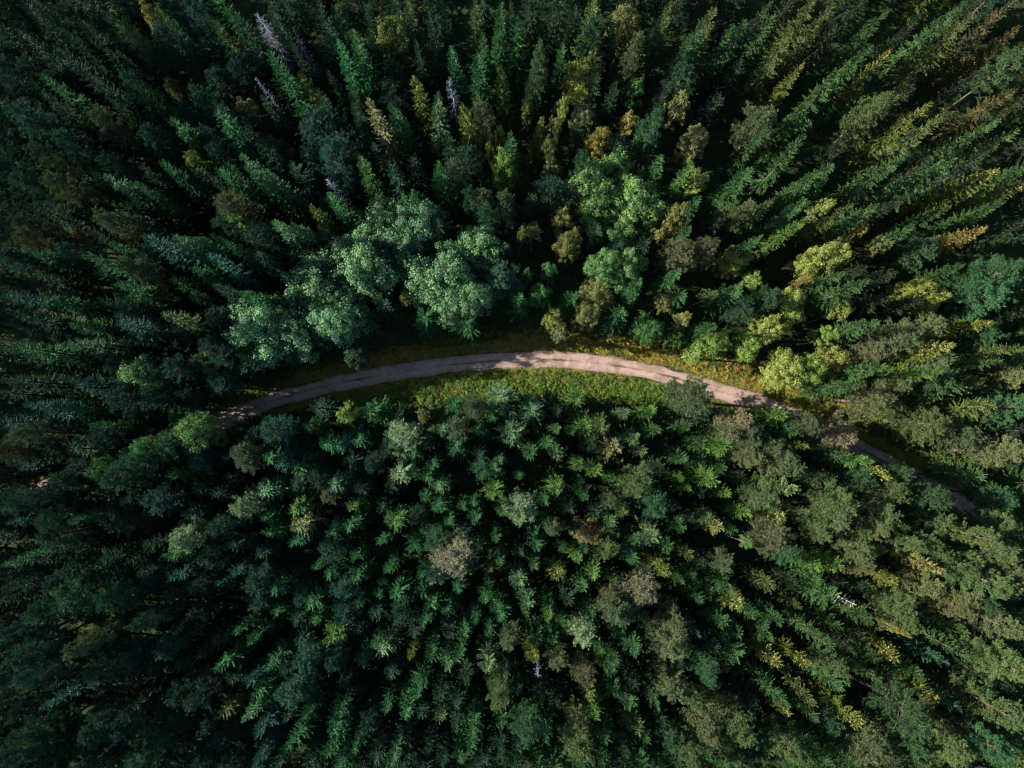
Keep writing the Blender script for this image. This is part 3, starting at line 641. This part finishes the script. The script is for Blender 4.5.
# labels: a recognisable tree has its own description, the others are told by colour and by where they stand from it
for t in trees: t['sx'], t['sy'] = proj((t['x'], t['y'], t['z']+t['h']*0.9))
marks = [t for t in trees if t['mark'] and t['mark'][1]]
SECT = ['right of', 'upper right of', 'above', 'upper left of', 'left of', 'lower left of', 'below', 'lower right of']
def sector(a, b):
    g = math.atan2(-(b['sy']-a['sy']), b['sx']-a['sx']); return int(round(g/(math.pi/4))) % 8
ORD = ['nearest', 'second', 'third', 'fourth', 'fifth', 'sixth', 'seventh', 'eighth', 'ninth', 'tenth', 'eleventh', 'twelfth', 'thirteenth', 'fourteenth', 'fifteenth', 'sixteenth']
def rank(m, t):
    s = sector(m, t); d = math.hypot(t['sx']-m['sx'], t['sy']-m['sy'])
    return s, sum(1 for u in trees if u is not t and u is not m and u['noun'] == t['noun'] and sector(m, u) == s and math.hypot(u['sx']-m['sx'], u['sy']-m['sy']) < d)
def article_label(t):
    if t['mark']: return t['mark'][0]
    best = None
    for m in sorted(marks, key=lambda m: math.hypot(m['sx']-t['sx'], m['sy']-t['sy']))[:14]:
        s, r = rank(m, t); d = math.hypot(m['sx']-t['sx'], m['sy']-t['sy'])
        sc = r*25+d
        if r < len(ORD) and (best is None or sc < best[0]): best = (sc, m, s, r)
    _, m, s, r = best
    return '%s %s, %s one %s %s' % (TONE[t['k']], t['noun'], ORD[r], SECT[s], m['mark'][1])

# more than 300 spruces show: the smallest go into one object below
sp = sorted([t for t in trees if t['name'] == 'spruce_tree' and not t.get('small')], key=lambda t: -(t['rm']*(1.3 if t['mark'] else 1)*t['h']*(0.6 if t['k'] == 'sD' and not t['mark'] else 1)))
small = [t for t in sp[300:] if not t['mark']]+[t for t in trees if t.get('small')]
for t in small: t['small'] = True

def dup(root, name, loc, rz, sc):
    r = root.copy(); r.name = name; col.objects.link(r); r.location = loc; r.rotation_euler = (0, 0, rz); r.scale = sc
    out = [r]
    for ch in root.children:
        c = ch.copy(); col.objects.link(c); c.parent = r; out.append(c)
    return out
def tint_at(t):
    "tint runs from bluish green in the west to olive green in the east, with shade put into the far west"
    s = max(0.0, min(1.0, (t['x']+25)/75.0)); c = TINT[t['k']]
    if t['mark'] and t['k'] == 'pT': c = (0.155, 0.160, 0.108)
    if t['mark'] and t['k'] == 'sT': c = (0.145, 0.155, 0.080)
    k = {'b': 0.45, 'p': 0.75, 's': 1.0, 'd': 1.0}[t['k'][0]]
    d = 1.0-0.22*max(0.0, min(1.0, (-30-t['x'])/30.0))  # dims the far western trees: shade put into the foliage colour
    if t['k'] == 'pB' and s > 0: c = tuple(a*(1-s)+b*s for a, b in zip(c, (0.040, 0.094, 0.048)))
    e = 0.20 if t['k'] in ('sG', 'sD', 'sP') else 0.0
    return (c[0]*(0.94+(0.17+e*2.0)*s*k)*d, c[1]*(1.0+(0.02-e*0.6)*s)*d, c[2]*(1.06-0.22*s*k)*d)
def choose(t, rr):
    k = t['k']
    if k[0] == 's':
        if k in ('sK', 'sR') or (k in ('sO', 'sY', 'sT') and t['px'] > 700 and t['py'] < 330): return 'sparse_spruce%d' % rr.randrange(3)
        if t['mark'] and 'drooping boughs over' in t['mark'][0]: return 'sparse_spruce1'
        return ('tall_spruce%d' if t['h'] > 18 else 'young_spruce%d') % rr.randrange(4)
    if k[0] == 'p': return 'pine%d' % rr.randrange(5)
    return 'aspen%d' % rr.randrange(4) if t['rm'] > 2.1 else 'birch%d' % rr.randrange(3)
rr = random.Random(11)
GROUPS = {'spruce_tree': 'spruces of the forest on both sides of the road', 'pine_tree': 'pines scattered through the forest',
          'birch_tree': 'yellowing birches in the forest', 'broadleaf_tree': 'green broadleaf trees by the road', 'dead_tree': 'dead trees standing in the forest'}
FIRST = {}
def make_tree(t, key):
    pr = PR[key]
    rm = t['rm']*({'s': 1.32, 'p': 1.18, 'b': 1.12}[t['k'][0]] if t['k'] not in ('bA', 'bV') else (1.48 if t['k'] == 'bA' else 1.34))
    if t['k'][0] == 's' and t['y'] < 0 and t['h'] < 18: rm *= 0.93
    if t['k'][0] == 's': rm = max(rm, 1.35, t['h']*0.098)
    sc = (rm/pr['R']*rr.uniform(.84, 1.12), rm/pr['R']*rr.uniform(.84, 1.12), t['h']/pr['h'])
    rz = rr.uniform(0, 6.283); loc = (t['x'], t['y'], t['z'])
    cone = t['k'] in ('sY', 'sR', 'sT') and pr['coned'] is not None
    fk = (key, cone)
    if fk not in FIRST:
        r = bpy.data.objects.new(t['name'], None); col.objects.link(r); r.location = loc; r.rotation_euler = (rr.gauss(0, .028), rr.gauss(0, .028), rz); r.scale = sc
        r.empty_display_size = 0.5
        a = obj('trunk', pr['trunk'], r); b = obj('crown', pr['coned'] if cone else pr['crown'], r); out = [r, a, b]
        FIRST[fk] = r
    else: out = dup(FIRST[fk], t['name'], loc, rz, sc); out[0].rotation_euler = (rr.gauss(0, .028), rr.gauss(0, .028), rz)
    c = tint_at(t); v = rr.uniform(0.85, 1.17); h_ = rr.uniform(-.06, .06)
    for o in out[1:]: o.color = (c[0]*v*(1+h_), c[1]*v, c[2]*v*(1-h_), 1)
    return out[0]
DEAD = {}
def make_dead(t):
    full = t['mark'][0]
    if 'dense' in full[:8]: a = dict(h=t['h'], R=2.3, n=210, z0=.2, twigs=7)
    elif 'birch' in full: a = dict(h=t['h'], R=1.1, n=16, z0=.6, rt=.15, twigs=3)
    elif 'pole' in full: a = dict(h=t['h'], R=0.8, n=60, z0=.35, twigs=3)
    elif t['py'] > 600: a = dict(h=t['h'], R=.8, n=34, z0=.45, rt=.12, twigs=3)
    else: a = dict(h=t['h'], R=1.25, n=90, z0=.3)
    tb, bt = dead_parts(int(t['px']), **a); mt = M['dead_white'] if 'birch' in full else M['dead']
    r = bpy.data.objects.new('dead_tree', None); col.objects.link(r); r.location = (t['x'], t['y'], t['z'])
    obj('trunk', tb.mesh('dead_trunk', mt), r); obj('branches', bt.mesh('dead_branches', mt), r)
    return r
seen = {}
for t in trees:
    if t.get('small'): continue
    r = make_dead(t) if t['k'][0] == 'd' else make_tree(t, choose(t, rr))
    r['label'] = article_label(t); r['category'] = t['noun'] + ('' if t['noun'] == 'dead tree' else ' tree'); r['group'] = GROUPS[t['name']]
    if r['label'] in seen: print('DUP LABEL', r['label'])
    if not 4 <= len(r['label'].split()) <= 16: print('LONG', len(r['label'].split()), r['label'])
    seen[r['label']] = 1
print('trees', len(seen), 'small spruces', len(small))

# ------------------------------------------------------------------ the rest of the spruces, and the forest that goes on outside the picture, each one mass
def merged(name, items, mat='plants'):
    "items: (crown quads, rotation, scale, location, tint)"
    Qs = []; Ts = []
    for Q, rz, sc, loc, c in items:
        v = Q.reshape(-1, 3)*np.array(sc); a, b = math.cos(rz), math.sin(rz)
        v = np.c_[v[:, 0]*a-v[:, 1]*b, v[:, 0]*b+v[:, 1]*a, v[:, 2]]+np.array(loc)
        Qs.append(v.reshape(-1, 4, 3)); Ts.append(np.tile(c, (len(Q), 1)))
    o = obj(name, quads_to_mesh(name, np.concatenate(Qs), M[mat], np.concatenate(Ts))); o['kind'] = 'stuff'; return o
def trunk_quads(key):
    me = PR[key]['trunk']; v = np.array([x.co for x in me.vertices]); return np.array([[v[i] for i in p.vertices] for p in me.polygons])
TQ = {}
def stuff_items(ts):
    it = []
    for t in ts:
        key = choose(t, rr); pr = PR[key]; rm = max(t['rm']*1.18, 1.2, t['h']*0.07)
        sc = (rm/pr['R'], rm/pr['R'], t['h']/pr['h']); rz = rr.uniform(0, 6.28); v = rr.uniform(.85, 1.15)
        if key not in TQ: TQ[key] = trunk_quads(key)
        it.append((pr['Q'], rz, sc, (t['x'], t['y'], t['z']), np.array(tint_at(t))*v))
        it.append((TQ[key], rz, sc, (t['x'], t['y'], t['z']), np.array((0.08, 0.065, 0.052))))
    return it
o = merged('small_spruces', stuff_items(small)); o['label'] = 'small dark spruces squeezed between the larger trees all through the forest'; o['category'] = 'young spruces'

# knee to house high saplings in the gaps
sr = np.random.RandomState(14); sap = []
for _ in range(4000):
    if len(sap) >= 330: break
    x, y = sr.uniform(-88, 88), sr.uniform(-60, 70); o = road_off(x, y)
    if verge_at(o, x, y) or in_gap(*proj((x, y, 4.0))): continue
    if any((x-t['x'])**2+(y-t['y'])**2 < 1.7**2 for t in trees): continue
    h = sr.uniform(3, 8); sap.append((PR['young_spruce%d' % sr.randint(4)]['Q'][sr.randint(2)::3]*1.0, sr.uniform(0, 6.28), (h*.022+.35, h*.022+.35, h/14), (x, y, 0.1), np.array(TINT[['sD', 'sG', 'sB', 'sL'][sr.choice(4, p=[.4, .35, .15, .1])]])))
o = merged('saplings', sap); o['label'] = 'knee to house high spruce saplings filling the gaps under the trees'; o['category'] = 'saplings'

# surrounding forest just beyond the picture (it shades what is inside it)
rs = np.random.RandomState(3); out_ = []
pos = [(t['x'], t['y']) for t in trees]
for _ in range(6000):
    x, y = rs.uniform(-118, 96), rs.uniform(-78, 92)
    qx, qy = proj((x, y, 16.0)); q2 = proj((x, y, 0))
    if -25 < qx < 1049 and -25 < qy < 793: continue
    if abs(road_off(x, y)) < 4: continue
    if min((x-a)**2+(y-b)**2 for a, b in pos) < 4.6**2: continue
    k = ['sD', 'sG', 'sD', 'pG', 'sO'][rs.randint(5)]
    pos.append((x, y)); out_.append(dict(k=k, x=x, y=y, z=0.1, h=rs.uniform(17, 23), rm=2.0, px=0, py=0, mark=None))
print('outside', len(out_))
if out_:
    o = merged('surrounding_forest', stuff_items(out_)); o['label'] = 'dense dark conifer forest carrying on past the edges of the view'; o['category'] = 'forest'

# ------------------------------------------------------------------ verge grass, undergrowth, stones
rs = np.random.RandomState(21)
def on_road(s_idx, off): return ROAD[s_idx]+NRM[s_idx]*off[:, None]+tan[s_idx]*rs.uniform(-.3, .3, len(s_idx))[:, None]
def tufts(name, P, z, nb, L, W, cols, up=1.0, seed=0, label='', cat=''):
    r = np.random.RandomState(seed); n_ = len(P); c = cols[r.randint(0, len(cols), n_)]*r.uniform(.75, 1.25, (n_, 1))
    pp = np.repeat(np.c_[P, z], nb, axis=0); n2 = len(pp)
    d = r.normal(0, 1, (n2, 3)); d[:, 2] = np.abs(d[:, 2])*0.4+up
    LL = np.repeat(L, nb)*r.uniform(.6, 1.2, n2) if not np.isscalar(L) else L*r.uniform(.6, 1.25, n2)
    pp = pp+np.c_[r.normal(0, .06, (n2, 2)), np.zeros(n2)]
    o = obj(name, quads_to_mesh(name, blades(pp, d, LL, np.full(n2, W), r, bend=0.25), M['plants'], np.repeat(c, nb, axis=0)))
    o['kind'] = 'stuff'; o['label'] = label; o['category'] = cat; return o
vis = np.where((RPX > 60) & (RPX < 1080))[0]; gv = np.where((RPX > 215) & (RPX < 1080))[0]
# grass on both verges, ochre and green by patches
nG = 17000; i = rs.choice(gv, nG); side = rs.rand(nG) < 0.62
u = rs.rand(nG)
off = np.where(side, 1.35+u*(north_w[i]-0.9), -1.35-u*(south_w[i]-1.0))
P = on_road(i, off)+rs.normal(0, .15, (nG, 2)); patch = np.sin(P[:, 0]*0.31+1)*np.cos(P[:, 1]*0.5)+0.6*np.sin(P[:, 0]*0.9+P[:, 1]*0.7)+rs.normal(0, .5, nG)
OCH = np.array([(0.36, 0.27, 0.06), (0.28, 0.23, 0.055), (0.36, 0.23, 0.06), (0.22, 0.21, 0.045)])
GRN = np.array([(0.08, 0.16, 0.03), (0.12, 0.19, 0.035), (0.18, 0.20, 0.04)])
south = off < 0
och = (patch > 0.0) & ~(south & (rs.rand(nG) < 0.95)) & ~((RPX[i] > 800) & (rs.rand(nG) < 0.8))  # right end mostly green: its shade is put into the grass colour
zz = ground_many(P)
tufts('verge_grass', P[och], zz[och], 7, 0.30, 0.07, OCH, 0.4, 1, 'dry ochre grass along the sunny verge of the gravel road', 'grass')
tufts('verge_grass', P[~och], zz[~och], 7, 0.28, 0.08, GRN, 0.4, 2, 'green grass growing through both verges of the gravel road', 'grass')
# strip of grass on the ridge between the wheel tracks
nR = 1500; i = rs.choice(vis, nR); i = i[(np.sin(i*0.045)+np.sin(i*0.017+2)+rs.normal(0, .5, nR)) > -0.1]; nR = len(i); P = on_road(i, rs.normal(0, .14, nR))
tufts('ridge_grass', P, np.full(nR, .1), 4, 0.12, 0.05, np.array([(0.11, 0.10, 0.04), (0.15, 0.12, 0.05)]), 0.5, 4, 'thin worn grass on the ridge between the two wheel tracks', 'grass')
nE = 2200; i = rs.choice(gv, nE); sg = np.where(rs.rand(nE) < .5, 1, -1); P = on_road(i, sg*(1.22+np.abs(rs.normal(0, .16, nE))-0.14*np.sin(i*0.13+sg)))
tufts('edge_grass', P, np.full(nE, .05), 5, 0.16, 0.06, np.array([(0.12, 0.15, 0.04), (0.17, 0.15, 0.05), (0.09, 0.14, 0.035)]), 0.45, 9, 'short grass creeping in over the ragged edges of the gravel road', 'grass')
# leafy undergrowth: knee to waist high plants, thick on the south verge, thin under the trees
def plants(name, P, size, cols, seed, label, cat, leaves=46, leaf=0.15):
    r = np.random.RandomState(seed); n_ = len(P); z = ground_many(P)
    c = cols[r.randint(0, len(cols), n_)]*r.uniform(.75, 1.25, (n_, 1))
    ce = np.repeat(np.c_[P, z+size*0.55], leaves, axis=0); sz = np.repeat(size, leaves)[:, None]; n2 = len(ce)
    v = unit(r.normal(0, 1, (n2, 3))); p_ = ce+v*sz*(r.rand(n2, 1)**.4)*np.array([.75, .75, .55])
    nn = unit(v+[0, 0, .7]+r.normal(0, .5, (n2, 3))); d = unit(np.cross(nn, r.normal(size=(n2, 3)))); sd = unit(np.cross(nn, d))
    o = obj(name, quads_to_mesh(name, blades(p_, d, r.uniform(.7, 1.4, n2)*leaf*(0.7+0.5*sz[:, 0]), leaf*.7*(0.7+0.5*sz[:, 0]), r, side=sd), M['plants'], np.repeat(c, leaves, axis=0)))
    o['kind'] = 'stuff'; o['label'] = label; o['category'] = cat; return o
HERB = np.array([(0.10, 0.20, 0.035), (0.16, 0.22, 0.04), (0.06, 0.16, 0.035), (0.24, 0.26, 0.045), (0.05, 0.14, 0.035), (0.10, 0.19, 0.035), (0.08, 0.17, 0.04), (0.13, 0.15, 0.045)])
sv = np.where((RPX > 345) & (RPX < 705))[0]
nS = 2600; i = rs.choice(sv, nS); off = -1.75-rs.rand(nS)**0.9*(south_w[i]-0.9)
plants('verge_undergrowth', on_road(i, off), rs.uniform(.16, .62, nS)*rs.uniform(.5, 1.2, nS), HERB, 5, 'thick yellow and green leafy plants along the sunny south verge', 'undergrowth', 40, 0.13)
nv = np.where((RPX > 520) & (RPX < 830))[0]; nS = 420; i = rs.choice(nv, nS); off = 2.0+rs.rand(nS)*(north_w[i]-1.3)
plants('verge_undergrowth', on_road(i, off), rs.uniform(.15, .45, nS), np.array([(0.32, 0.21, 0.05), (0.34, 0.26, 0.055), (0.14, 0.18, 0.035), (0.22, 0.14, 0.05)]), 6, 'rusty and yellow low plants scattered in the north verge', 'undergrowth')
nF = 6500; P = np.c_[rs.uniform(-92, 92, nF), rs.uniform(-66, 78, nF)]; P = P[np.abs(road_off_many(P)) > 3.4]
plants('undergrowth', P, rs.uniform(.15, .6, len(P)), np.array([(0.05, 0.085, 0.03), (0.035, 0.07, 0.03), (0.09, 0.10, 0.03), (0.15, 0.13, 0.04)]), 7, 'low ferns and bilberry plants on the forest floor between the trees', 'undergrowth', 24, 0.2)
# loose stones on the road and its edges, nobody could count them
nQ = 700; i = rs.choice(vis, nQ); off = np.where(rs.rand(nQ) < .5, rs.uniform(-1.6, 1.6, nQ), np.sign(rs.rand(nQ)-.5)*rs.normal(1.4, .12, nQ)); P = on_road(i, off)
V = []; Fq = []
for q, (x, y) in enumerate(P):
    s = rs.uniform(.02, .065); b0 = len(V)
    c = np.array([(-1, -1, -.4), (1, -1, -.4), (1, 1, -.4), (-1, 1, -.4), (-.6, -.6, .6), (.6, -.6, .6), (.6, .6, .6), (-.6, .6, .6)])*s*rs.uniform(.7, 1.2, (8, 3))+[x, y, .10]
    V += list(c)
    for f in ((0, 3, 2, 1), (4, 5, 6, 7), (0, 1, 5, 4), (1, 2, 6, 5), (2, 3, 7, 6), (3, 0, 4, 7)): Fq.append([b0+a for a in f])
o = obj('loose_gravel', mesh_np('loose_gravel', np.array(V), np.array(Fq), M['stone'])); o['kind'] = 'stuff'; o['label'] = 'loose stones lying on the gravel road and along its edges'; o['category'] = 'stones'
